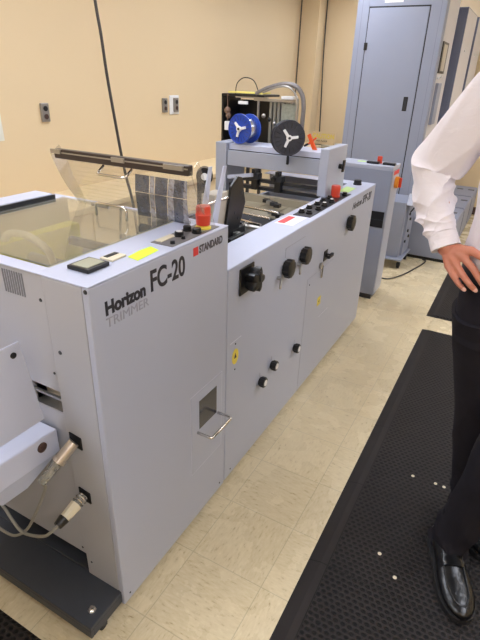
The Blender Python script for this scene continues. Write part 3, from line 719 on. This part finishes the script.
# ------------------------------------------------------------------ small control box machine (M3)
m3 = empty('feeder_console',(-.2,3.9,0),'narrow grey feeder cabinet with red stop button behind the booklet maker','printing machine')
Z3 = 1.05
G().box(-.42,-.001,3.722,3.95,.045,Z3-.03).make('body', PAINT_D, m3, bevel=.004)
G().box(-.42,.0,3.72,3.95,Z3-.03,Z3).make('top', PAINT, m3, bevel=.004)
G().box(0,.003,3.735,3.945,.05,Z3-.035).make('side_panel', PAINT, m3, bevel=.001)
G().box(-.40,-.02,3.74,3.93,0,.045).make('plinth', DARKM, m3)
lp = G().box(-.15,-.012,3.716,3.722,.60,.72).make('dark_opening', BLACK, m3)
G().box(-.148,-.014,3.7145,3.716,.655,.66).make('opening_bar', DARKM, lp)
button((-.135,3.84,Z3),.018,.05,RED,m3,'stop_button')
for (x,y) in ((-.17,3.80),(-.05,3.80)): G().box(x-.045,x+.045,y-.025,y+.025,Z3,Z3+.016).make('rocker_switch', BLACK, m3, bevel=.003)
G().box(-.30,-.24,3.82,3.87,Z3,Z3+.0015).make('green_note', mat('green_note',(206,240,150),.6), m3)
G().box(.003,.0045,3.76,3.92,.985,1.015).make('red_label', REDINK, m3)
ks = G().cyl((.003,3.85,.925),(.03,3.85,.925),.042,n=24).make('rotary_switch', mat('amber_plastic',(236,148,44),.4), m3, smooth='auto')
G().box(.03,.05,3.842,3.858,.89,.96).make('switch_grip', RED, ks, bevel=.002)
# junction unit with casters
ju = empty('relay_trolley',(-.08,4.7,0),'small grey relay unit on casters between the feeder cabinet and the tall tower','trolley')
G().box(-.20,.028,4.56,4.98,.085,.10).make('base_plate', PAINT_D, ju, bevel=.003)
G().box(-.20,-.02,4.62,4.98,.10,.62).make('body', PAINT_D, ju, bevel=.004)
G().box(-.02,.0,4.70,4.98,.10,.60).make('side_panel', PAINT_D, ju, bevel=.003)
g = G()
for (y,z) in ((4.74,.50),(4.80,.44),(4.78,.33),(4.72,.24),(4.86,.26)): g.cyl((0,y,z),(.012,y,z),.014,n=14)
g.make('grommet', BLACK, ju)
G().tube([(.008,4.72,.52),(.03,4.75,.56),(.04,4.85,.60),(.01,4.88,.62)],.006,smooth=5).make('wire_loop', BLACK, ju, smooth=True)
G().hexa([(-.02,4.62,.60),(.045,4.62,.60),(.045,4.72,.58),(-.02,4.72,.58),(-.02,4.66,.70),(.045,4.66,.70),(.045,4.76,.68),(-.02,4.76,.68)]).make('bracket_cover', PAINT_T, ju, bevel=.004)
caster(.0,4.62,ju,.03); caster(.0,4.92,ju,.03); caster(-.17,4.62,ju,.03)
fc = G().tube([(-.15,4.3,.008),(-.02,4.25,.008),(.08,4.42,.008),(.16,4.72,.008),(.20,4.95,.008),(.16,5.0,.008)],.006,smooth=8).make('floor_cable', CABLED, smooth=True)
tag(fc,'thin dark cable curving over the floor in front of the tower','cable')

# ------------------------------------------------------------------ collator towers
SIDEP = mat('pale_side_panel',(206,202,202),.5)
def tower(x0,x1,y0,y1,label,detail=False):
    r = empty('collator_tower',((x0+x1)/2,(y0+y1)/2,0),label,'collator tower')
    if detail:
        G().box(x0,x1,y0+.004,y1,.02,2.30).make('body', PAINT_D, r, bevel=.005)
        g = G(); g.box(x0,-.712,y0-.004,y0+.004,.05,2.295); g.box(-.182,x1-.002,y0-.004,y0+.004,.05,2.295); g.box(-.712,-.182,y0-.004,y0+.004,2.19,2.295); g.make('face_frame', PAINT_D, r, bevel=.002)
        G().box(-.712,-.182,y0-.0005,y0+.004,.05,2.19).make('door_gap', BLACK, r)
        d = G().box(-.704,-.19,y0-.012,y0-.0006,.06,2.178).make('front_door', PAINT_D, r, bevel=.003)
        G().box(-.715,-.685,y0-.018,y0-.0125,1.85,1.91).make('door_hinge', BLACK, d)
        hp = G().box(-.285,-.245,y0-.014,y0-.0121,1.36,1.48).make('recessed_pull', BLACK, d)
        G().box(-.275,-.255,y0-.0155,y0-.0141,1.372,1.468).make('pull_bar', DARKM, hp)
        G().box(-.58,-.42,y0-.006,y0-.0041,2.215,2.28).make('white_label', WHITE, r)
        G().box(x0+.045,x0+.048,y0-.0046,y0-.0041,.05,2.29).box(-.10,-.097,y0-.0046,y0-.0041,.05,2.29).make('panel_seam', SEAM, r)
        G().box(x1,x1+.003,y0+.10,y1-.01,.06,2.29).make('side_panel', SIDEP, r)
        h = G().box(x1+.003,x1+.012,y0+.10,y0+.40,1.68,1.93).make('side_window', BLACK, r, bevel=.002)
        G().box(x1+.012,x1+.014,y0+.16,y0+.34,1.70,1.91).make('window_insert', BEIGE, h)
        G().box(x1+.003,x1+.03,y0+.12,y0+.30,1.25,1.60).make('side_box', PAINT_D, r, bevel=.003)
        G().cyl((x1+.003,y0+.12,1.64),(x1+.02,y0+.12,1.64),.012).cyl((x1+.003,y0+.30,1.65),(x1+.02,y0+.30,1.65),.012).make('indicator', WHITE, r)
    else:
        G().box(x0,x1,y0+.004,y1,.02,2.25).make('body', PAINT_B, r, bevel=.005)
        G().box(x1,x1+.003,y0+.01,y1-.01,.06,2.24).make('side_panel', SIDEP, r)
        G().cyl((x1+.003,y0+.25,1.9),(x1+.012,y0+.25,1.9),.014).make('indicator', WHITE, r)
        G().box(x0+.02,x1-.02,y0,y0+.004,.06,2.22).make('front_panel', PAINT_B, r)
    G().box(x0+.02,x1-.02,y0+.03,y1-.03,0,.02).make('plinth', BLACK, r)
tower(-.82,-.055,5.02,5.68,'tall grey collator tower with a full-height door, nearest of the three',True)
tower(-.80,.02,5.75,6.50,'second tall collator tower, blue-grey edge showing behind the nearest tower')
tower(-.80,.03,6.60,7.30,'third and furthest tall collator tower, dark edge by the back wall')
desc = {0:'nearest the mat',1:'middle of the row',2:'furthest, by the back wall'}
for k in range(3):
    y0 = 5.02+k*.71; y1 = y0+.69; x0 = -.045 if k == 0 else (.035 if k == 1 else .045)
    r = empty('stacker_box',(.2,y0,0),'low grey stacker box with black pull slots, '+desc[k],'stacker')
    G().box(x0,.385,y0,y1,.03,.40).make('body', PAINT_D, r, bevel=.005)
    G().box(x0+.01,.375,y0+.01,y1-.01,0,.03).make('plinth', BLACK, r)
    G().box(.386,.39,y0+.04,y1-.04,.08,.37).make('side_panel', PAINT_D, r, bevel=.001)
    G().box(x0+.01,.375,y0+.02,y1-.02,.401,.408).make('lid', PAINT_D, r, bevel=.002)
    for xx in (.20,.33) if k else (.31,):
        G().box(xx-.035,xx+.035,y0+.42,y0+.47,.4085,.411).make('pull_slot', BLACK, r)

# ------------------------------------------------------------------ the man
man = empty('person',(.9,1.6,.0137),'man in a white shirt, black trousers and black loafers, hand on hip','person')
FW = V((.45,-.89,0)).normalized(); LT = V((.89,.45,0)).normalized()      # facing, his left
def remeshed(g, name, m, voxel, smooth_it=4, parent=None):
    o = g.make(name, m, None)
    md = o.modifiers.new('r','REMESH'); md.mode = 'VOXEL'; md.voxel_size = voxel
    s_ = o.modifiers.new('s','SMOOTH'); s_.iterations = smooth_it; s_.factor = .5
    bpy.context.view_layer.update()
    me = bpy.data.meshes.new_from_object(o.evaluated_get(bpy.context.evaluated_depsgraph_get()))
    me.materials.clear(); me.materials.append(m)
    for p in me.polygons: p.use_smooth = True
    bpy.data.objects.remove(o)
    o = bpy.data.objects.new(name, me); COL.objects.link(o)
    if parent is not None: o.parent = parent; o.matrix_parent_inverse = Matrix.Translation(parent_loc(parent)).inverted()
    return o
def capsule(g, a, b, r0, r1, n=16):
    g.cyl(a,b,r0,r1,n=n); g.ball(a,r0,nu=n,nv=10); g.ball(b,r1,nu=n,nv=10)
def chain(g, pts, rs, n=16):
    for (a,b,r0,r1) in zip(pts[:-1],pts[1:],rs[:-1],rs[1:]): capsule(g,V(a),V(b),r0,r1,n)
PC = V((.885,1.605,0))                                    # pelvis centre on plan
def at(c, l, f, z): return V((c.x,c.y,0))+LT*l+FW*f+V((0,0,z))
SH_R = V((.735,1.545,1.605)); EL_R = V((.568,1.605,1.382)); WR_R = V((.660,1.508,1.168))
SH_L = at(PC,.19,.0,1.605); EL_L = at(PC,.27,-.03,1.24); WR_L = at(PC,.25,.07,1.0)
HIP_R = at(PC,-.095,0,.98); KN_R = V((.872,1.65,.54)); AN_R = V((.940,1.725,.10))
HIP_L = at(PC,.095,0,.98); KN_L = V((.965,1.485,.56)); AN_L = V((.893,1.505,.10))
b_ = G()
chain(b_,[SH_R,EL_R,WR_R],[.048,.032,.025]); chain(b_,[SH_L,EL_L,WR_L],[.048,.04,.026])
chain(b_,[HIP_R,KN_R,AN_R],[.075,.052,.038]); chain(b_,[HIP_L,KN_L,AN_L],[.075,.052,.038])
rotm = Matrix((LT,-FW,V((0,0,1)))).transposed()
for (z,rx,ry) in ((.98,.155,.10),(1.10,.145,.095),(1.25,.15,.10),(1.40,.165,.105),(1.54,.15,.09)): b_.ball((PC.x,PC.y,z),rx,ry,.10,m=rotm)
capsule(b_,SH_R+V((.03,.01,.0)),SH_L,.045,.045)
capsule(b_,at(PC,0,0,1.58),at(PC,0,.02,1.73),.055,.052)
HC = at(PC,0,.04,1.85)
b_.ball(HC,.076,.096,.115,m=rotm); b_.ball(HC+FW*.03+V((0,0,-.055)),.058,.066,.06,m=rotm)
capsule(b_,HC+FW*.094+V((0,0,.012)),HC+FW*.113+V((0,0,-.022)),.009,.014)      # nose
for s_ in (-1,1):
    b_.ball(HC+LT*(.077*s_)+V((0,0,-.005)),.010,.018,.030,m=rotm)              # ears
    b_.ball(HC+LT*(.035*s_)+FW*.078+V((0,0,.028)),.022,.014,.008,m=rotm)
capsule(b_,HC+FW*.092-LT*.018+V((0,0,-.056)),HC+FW*.092+LT*.018+V((0,0,-.056)),.008,.008)
# right hand: knuckle row and fingers resting on the hip
KN = {'index':((.729,1.480,1.178),(.760,1.455,1.174),(.790,1.442,1.158),(.808,1.440,1.138)),
      'middle':((.715,1.476,1.156),(.746,1.448,1.138),(.767,1.437,1.117),(.779,1.440,1.101)),
      'ring':((.696,1.474,1.136),(.724,1.446,1.115),(.747,1.435,1.096),(.762,1.439,1.083)),
      'little':((.678,1.477,1.123),(.700,1.452,1.105),(.719,1.442,1.088),(.733,1.443,1.077))}
RD = {'index':(.0122,.0108,.0098,.0084),'middle':(.0116,.0102,.0095,.0084),'ring':(.011,.0098,.0091,.0080),'little':(.010,.0089,.0082,.0072)}
wc = WR_R
b_.ball(wc,.026,.030,.026)
for f in KN:
    chain(b_,KN[f],RD[f],12)
    capsule(b_,wc+(V(KN[f][0])-wc)*.12,V(KN[f][0]),.0165,RD[f][0]+.001,12)
capsule(b_,(V(KN['index'][0])+wc)/2,(V(KN['middle'][0])+wc)/2,.016,.016); capsule(b_,(V(KN['middle'][0])+wc)/2,(V(KN['little'][0])+wc)/2,.016,.015)
chain(b_,[wc+V((.018,.01,-.012)),(.712,1.528,1.142),(.742,1.548,1.122),(.765,1.56,1.105)],[.016,.015,.013,.011],12)   # thumb behind the hip
# left hand, relaxed beside the thigh
dn = V((0,0,-1))
for k,(o_,ln_) in enumerate(((.03,.075),(.01,.085),(-.01,.078),(-.03,.062))):
    k0 = WR_L+FW*(.02+o_*.9)+dn*.085; capsule(b_,WR_L+dn*.01+FW*o_*.4,k0,.017,.011,12)
    chain(b_,[k0,k0+dn*ln_*.5+FW*.006,k0+dn*ln_*.92-LT*.014+FW*.006],[.0105,.0098,.008],12)
chain(b_,[WR_L+FW*.02+dn*.02,WR_L+FW*.058+dn*.06-LT*.01,WR_L+FW*.062+dn*.10-LT*.015],[.015,.012,.0095],12)
body = remeshed(b_,'body',SKIN,.0031,3,man)
# nails
def nail(f, m=NAIL):
    p = V(KN[f][3]); q = V(KN[f][2]); d = (p-q).normalized(); out = (V((.79,0,1.6))-p); out = (out-d*out.dot(d)).normalized()
    mm = Matrix((d.cross(out).normalized(),d,out)).transposed()
    G().ball(p+out*RD[f][3]*.72+d*.002,.0058,.0075,.0022,nu=12,nv=8,m=mm).make('finger_nail', m, body, smooth=True)
for f in KN: nail(f)
for s_ in (-1,1):
    e = G().ball(HC+LT*(.032*s_)+FW*.079+V((0,0,.010)),.011,.011,.007,nu=14,nv=10).make('eye', EYEW, body, smooth=True)
    G().ball(HC+LT*(.032*s_)+FW*.0865+V((0,0,.010)),.005,nu=10,nv=8).make('iris', BROWNP, e, smooth=True)
hg = G(); hg.ball(HC-FW*.006+V((0,0,.020)),.086,.104,.114,m=rotm,nu=28,nv=18)
for v_ in list(hg.bm.verts):
    q = v_.co-HC
    if q.dot(FW) > .03 and q.z < .058 or q.z < -.045: hg.bm.verts.remove(v_)
hair = hg.make('hair', HAIR, body, smooth=True); sm_ = hair.modifiers.new('solid','SOLIDIFY'); sm_.thickness = .008

# lofted garments
def loft(name, rings, m, parent, n=48, fold=None, closed=True, thick=0):
    """rings: (centre, u, v, ru, rv); fold(t,a)->radial offset"""
    g = G(); prev = None; N_ = len(rings)
    for i,(c_,u,v,ru,rv) in enumerate(rings):
        t = i/(N_-1); ri = []
        for k in range(n):
            a = 2*math.pi*k/n; d = fold(t,a) if fold else 0
            ri.append(g.bm.verts.new(V(c_)+u*((ru+d)*math.cos(a))+v*((rv+d)*math.sin(a))))
        if prev: g.bridge(prev,ri)
        else: first = ri
        prev = ri
    if closed: g.bm.faces.new(list(reversed(first))); g.bm.faces.new(prev)
    o = g.make(name, m, parent, smooth='auto')
    return o
def path_rings(P, R, k, u0):
    P = spline([V(p) for p in P], k); nR = len(R)
    out = []; u = V(u0)
    for i,p in enumerate(P):
        t = (P[min(i+1,len(P)-1)]-P[max(i-1,0)]).normalized(); u = (u-t*u.dot(t)).normalized(); v = t.cross(u)
        x = i/(len(P)-1)*(nR-1); j = min(int(x),nR-2); f = x-j; f = f*f*(3-2*f)
        r = R[j]; r2 = R[j+1]
        out.append((p,u,v,r[0]*(1-f)+r2[0]*f,r[1]*(1-f)+r2[1]*f))
    return out
def wob(a,b,c): return math.sin(a)*math.cos(b)+.5*math.sin(2.3*a+c)
def ridge(x): return (1-abs(math.sin(x)))**2
def sleeve_fold(t,a):
    lo = math.exp(-((t-.76)/.17)**2); el = math.exp(-((t-.50)/.13)**2); up = math.exp(-((t-.2)/.2)**2)
    s_ = lo*.012*(ridge(t*27+1.7*math.sin(a+.5)+.8*math.cos(2*a+1))-.3)*(.55+.45*math.sin(a*1+t*9))
    s_ += lo*.009*(ridge(t*19-2.6*math.sin(a+2.2)+.6*math.sin(3*a))-.3)
    s_ += el*.015*(ridge(t*11+2.4*math.sin(a-1.0)+.7*math.sin(2*a+2))-.3)
    s_ += el*.005*math.sin(2*a+t*20)
    s_ += up*.008*(ridge(t*6+2.6*math.sin(a+1.4))-.4)+ .003*math.sin(3*a+t*9)
    return s_*(1-math.exp(-((1-t)/.05)**2))
cuff_end = V((.659,1.508,1.166))
sl = path_rings([SH_R+V((.11,.06,-.03)),SH_R+V((.0,.0,.002)),(.652,1.570,1.510),EL_R+V((.012,0,.003)),(.574,1.590,1.325),(.598,1.565,1.268),(.624,1.538,1.222),(.640,1.522,1.198)],
    [(.060,.060),(.079,.077),(.076,.072),(.074,.072),(.068,.068),(.060,.060),(.052,.053),(.045,.047),(.041,.043)],26,(0,0,1))
shirt_parts = []
chest = []
zs = [1.085,1.10,1.15,1.20,1.28,1.36,1.46,1.55,1.605,1.64,1.665,1.69]
rx = [.168,.180,.184,.182,.186,.196,.205,.208,.200,.182,.135,.072]
ry = [.118,.126,.130,.128,.128,.130,.132,.128,.116,.095,.078,.068]
def inter(z, xs, ys):
    for i in range(len(xs)-1):
        if z <= xs[i+1]:
            f = (z-xs[i])/(xs[i+1]-xs[i]); return ys[i]*(1-f)+ys[i+1]*f
    return ys[-1]
for k in range(70):
    z = 1.085+k*(1.69-1.085)/69
    chest.append((V((PC.x,PC.y,z))+FW*.012*max(0,(z-1.55)/.13),LT,FW,inter(z,zs,rx),inter(z,zs,ry)))
def chest_fold(t,a):
    w_ = math.exp(-((t-.08)/.16)**2)
    return w_*.008*(ridge(a*4+2*math.sin(t*9))-.3)+.003*math.sin(2*a+t*8)+.003*ridge(t*12+2*math.cos(a))
shirt = loft('shirt',chest,SHIRT,man,96,chest_fold)
loft('sleeve',sl,SHIRT,shirt,96,sleeve_fold)
cu = path_rings([(.632,1.530,1.212),(.641,1.522,1.196),(.650,1.515,1.181),cuff_end],[(.038,.041),(.040,.042),(.0405,.043),(.041,.0435)],6,(0,0,1))
loft('cuff',cu,SHIRT,shirt,40,None)
sl2 = path_rings([at(PC,.08,0,1.575),at(PC,.175,0,1.59),EL_L,WR_L+V((0,0,.02))],[(.060,.060),(.072,.076),(.068,.068),(.048,.05)],14,(0,1,0))
loft('sleeve',sl2,SHIRT,shirt,48,lambda t,a: .006*math.exp(-((t-.7)/.2)**2)*(ridge(t*26+1.4*math.sin(a))-.3))
G().torus(at(PC,0,.014,1.70),(FW*-.25+V((0,0,1))),.068,.014).make('collar', SHIRT, shirt, smooth=True)
for k in range(6): G().cyl(at(PC,0,.128,1.15+.075*k),at(PC,0,.138,1.15+.075*k),.0055,n=12).make('button', WHITE, shirt)

# trousers
tg = G()
def trouser_fold(seed, amp):
    return lambda t,a: amp*(.5*ridge(t*7+1.5*math.sin(a+seed))+math.exp(-((t-1)/.14)**2)*1.2*ridge(t*30+1.2*math.sin(a*1+seed*2))-.4)+.0025*math.sin(3*a+t*5+seed)
pel = []
for k in range(14):
    z = .88+k*(1.115-.88)/13; f = k/13
    pel.append((V((PC.x,PC.y,z)),LT,FW,.186-.01*f-.02*(1-f)**2,.132-.008*f))
tro = loft('trousers',pel,TROUSER,man,72,lambda t,a:.002*math.sin(5*a))
lr = path_rings([HIP_R+V((0,0,.0)),(HIP_R+KN_R)/2+V((.0,0,.0)),KN_R,(KN_R+AN_R)/2,AN_R+V((0,0,-.02))],[(.096,.112),(.084,.100),(.074,.090),(.074,.085),(.072,.082)],18,LT)
loft('trouser_leg',lr,TROUSER,tro,56,trouser_fold(.5,.010))
ll = path_rings([HIP_L,(HIP_L+KN_L)/2+V((.0,0,.0)),KN_L,(KN_L+AN_L)/2,AN_L+V((.0,0,-.045))],[(.098,.112),(.092,.105),(.080,.092),(.070,.080),(.064,.078)],18,LT)
loft('trouser_leg',ll,TROUSER,tro,56,trouser_fold(2.1,.014))
bl = []
for k in range(5):
    z = 1.085+k*.009; bl.append((V((PC.x,PC.y,z)),LT,FW,.186,.133))
loft('belt',bl,mat('black_belt',(16,15,16),.3),man,72)
G().box(-.02,.02,-.004,.004,-.019,.019).make('tmp',CHROME) if False else None

# loafers
def loafer(heel, toe, z0, name_label):
    heel = V(heel); toe = V(toe); d = toe-heel; L_ = d.length; d.normalize(); s_ = V((-d.y,d.x,0))
    r = G(); N_ = 26; prev = None
    prof = []
    for k in range(N_):
        t = k/(N_-1)
        w_ = .040+.016*math.sin(min(1,t*1.35)*math.pi*.5) if t < .62 else .056
        if t < .08: w_ *= (.55+.45*math.sqrt(t/.08))
        if t > .72: w_ = .056*math.sqrt(max(0,1-((t-.72)/.285)**2))
        if .3 < t < .55: w_ -= .004*math.sin((t-.3)/.25*math.pi)
        h = .078 if t < .3 else (.078-.036*((t-.3)/.35) if t < .65 else .042-.016*((t-.65)/.35)**1.5)
        if t < .03: h *= .8
        prof.append((t,max(w_,.004),h))
    n = 22; rings = []
    for (t,w_,h) in prof:
        c_ = heel+d*(L_*t); ri = []
        for k in range(n):
            a = math.pi*2*k/n; x = math.cos(a); y = math.sin(a)
            zz = (h*.5)*(1+ (abs(y)**.75)*(1 if y > 0 else -1)); xx = w_*(abs(x)**.8)*(1 if x > 0 else -1)*(1.0 if y < .2 else 1-.28*y)
            ri.append(r.bm.verts.new(c_+s_*xx+V((0,0,z0+.018+zz))))
        if rings: r.bridge(rings[-1],ri)
        rings.append(ri)
    r.bm.faces.new(list(reversed(rings[0]))); r.bm.faces.new(rings[-1])
    sh = r.make('loafer', LEATHER, man, smooth=True)
    # sole with heel block
    so = G(); pts = []
    for (t,w_,h) in prof: pts.append(heel+d*(L_*t)+s_*(w_+.005))
    for (t,w_,h) in reversed(prof): pts.append(heel+d*(L_*t)-s_*(w_+.005))
    so.prism([(p.x,p.y,z0+.006) for p in pts],(0,0,.016)); k0 = [p for p in pts[:8]]+[p for p in pts[-8:]]
    so.prism([(p.x,p.y,z0) for p in k0],(0,0,.008)); 
    pf = [p for p in pts[11:-11]]
    so.prism([(p.x,p.y,z0) for p in pf],(0,0,.008))
    so.make('sole', RUBBER, sh)
    # apron seam and saddle strap
    ap = []
    for t,side in [(.42,1),(.55,1),(.7,1),(.82,.85),(.895,.45),(.915,0),(.895,-.45),(.82,-.85),(.7,-1),(.55,-1),(.42,-1)]:
        w_ = .034*side; h = inter(t,[q[0] for q in prof],[q[2] for q in prof])
        ap.append(heel+d*(L_*t)+s_*w_+V((0,0,z0+.018+h*(.93 if abs(side)>.9 else .98))))
    G().tube(ap,.0032,n=8,smooth=6).make('apron_seam', LEATHER, sh, smooth=True)
    st_ = G(); t = .50; h = inter(t,[q[0] for q in prof],[q[2] for q in prof]); c_ = heel+d*(L_*t)
    P_ = [c_+s_*x+V((0,0,z0+.018+h*zf)) for x,zf in ((.047,.45),(.042,.78),(.030,.99),(.0,1.07),(-.030,.99),(-.042,.78),(-.047,.45))]
    rings = []
    for p in spline(P_,4):
        rings.append([st_.bm.verts.new(p+d*a+V((0,0,b2_))) for a,b2_ in ((-.014,-.001),(.014,-.004),(.014,.000),(-.014,.003))])
    for a,b2_ in zip(rings[:-1],rings[1:]): st_.bridge(a,b2_)
    st_.bm.faces.new(rings[0]); st_.bm.faces.new(list(reversed(rings[-1])))
    st_.make('saddle_strap', LEATHER, sh, smooth='auto')
    return sh
ZS = .0137
loafer((.858,1.565,0),(.985,1.238,0),ZS,'')
loafer((.865,1.745,0),(.93,1.43,0),ZS,'') if False else loafer((.895,1.80,0),(1.05,1.53,0),ZS,'')
for an in (AN_L,AN_R):
    G().tube([V((an.x,an.y,.055)),an+V((0,0,.02)),an+V((0,0,.12))],[.040,.042,.046],n=18).make('sock', SOCK, man, smooth=True)

# ------------------------------------------------------------------ camera, world, view
Mrows = [(0.87293244,0.48694438,0.02956562),(0.24052358,-0.37686973,-0.89449294),(-0.42442592,0.78794313,-0.44610342)]
cam = bpy.data.cameras.new('camera'); co = bpy.data.objects.new('camera', cam); COL.objects.link(co)
r_, d_, f_ = [V(x) for x in Mrows]
mw = Matrix((r_,-d_,-f_)).transposed().to_4x4(); mw.translation = V((.79,0,1.6)); co.matrix_world = mw
cam.sensor_width = 36; cam.sensor_fit = 'AUTO'; cam.lens = 487.9385/640*36; cam.clip_start = .02
S.camera = co
w = bpy.data.worlds.new('world'); S.world = w; w.use_nodes = True
w.node_tree.nodes['Background'].inputs[0].default_value = (.93,.96,1,1); w.node_tree.nodes['Background'].inputs[1].default_value = .3
S.view_settings.view_transform = 'Standard'; S.view_settings.look = 'None'; S.view_settings.gamma = 1; S.view_settings.use_curve_mapping = False
S.view_settings.exposure = 0.1
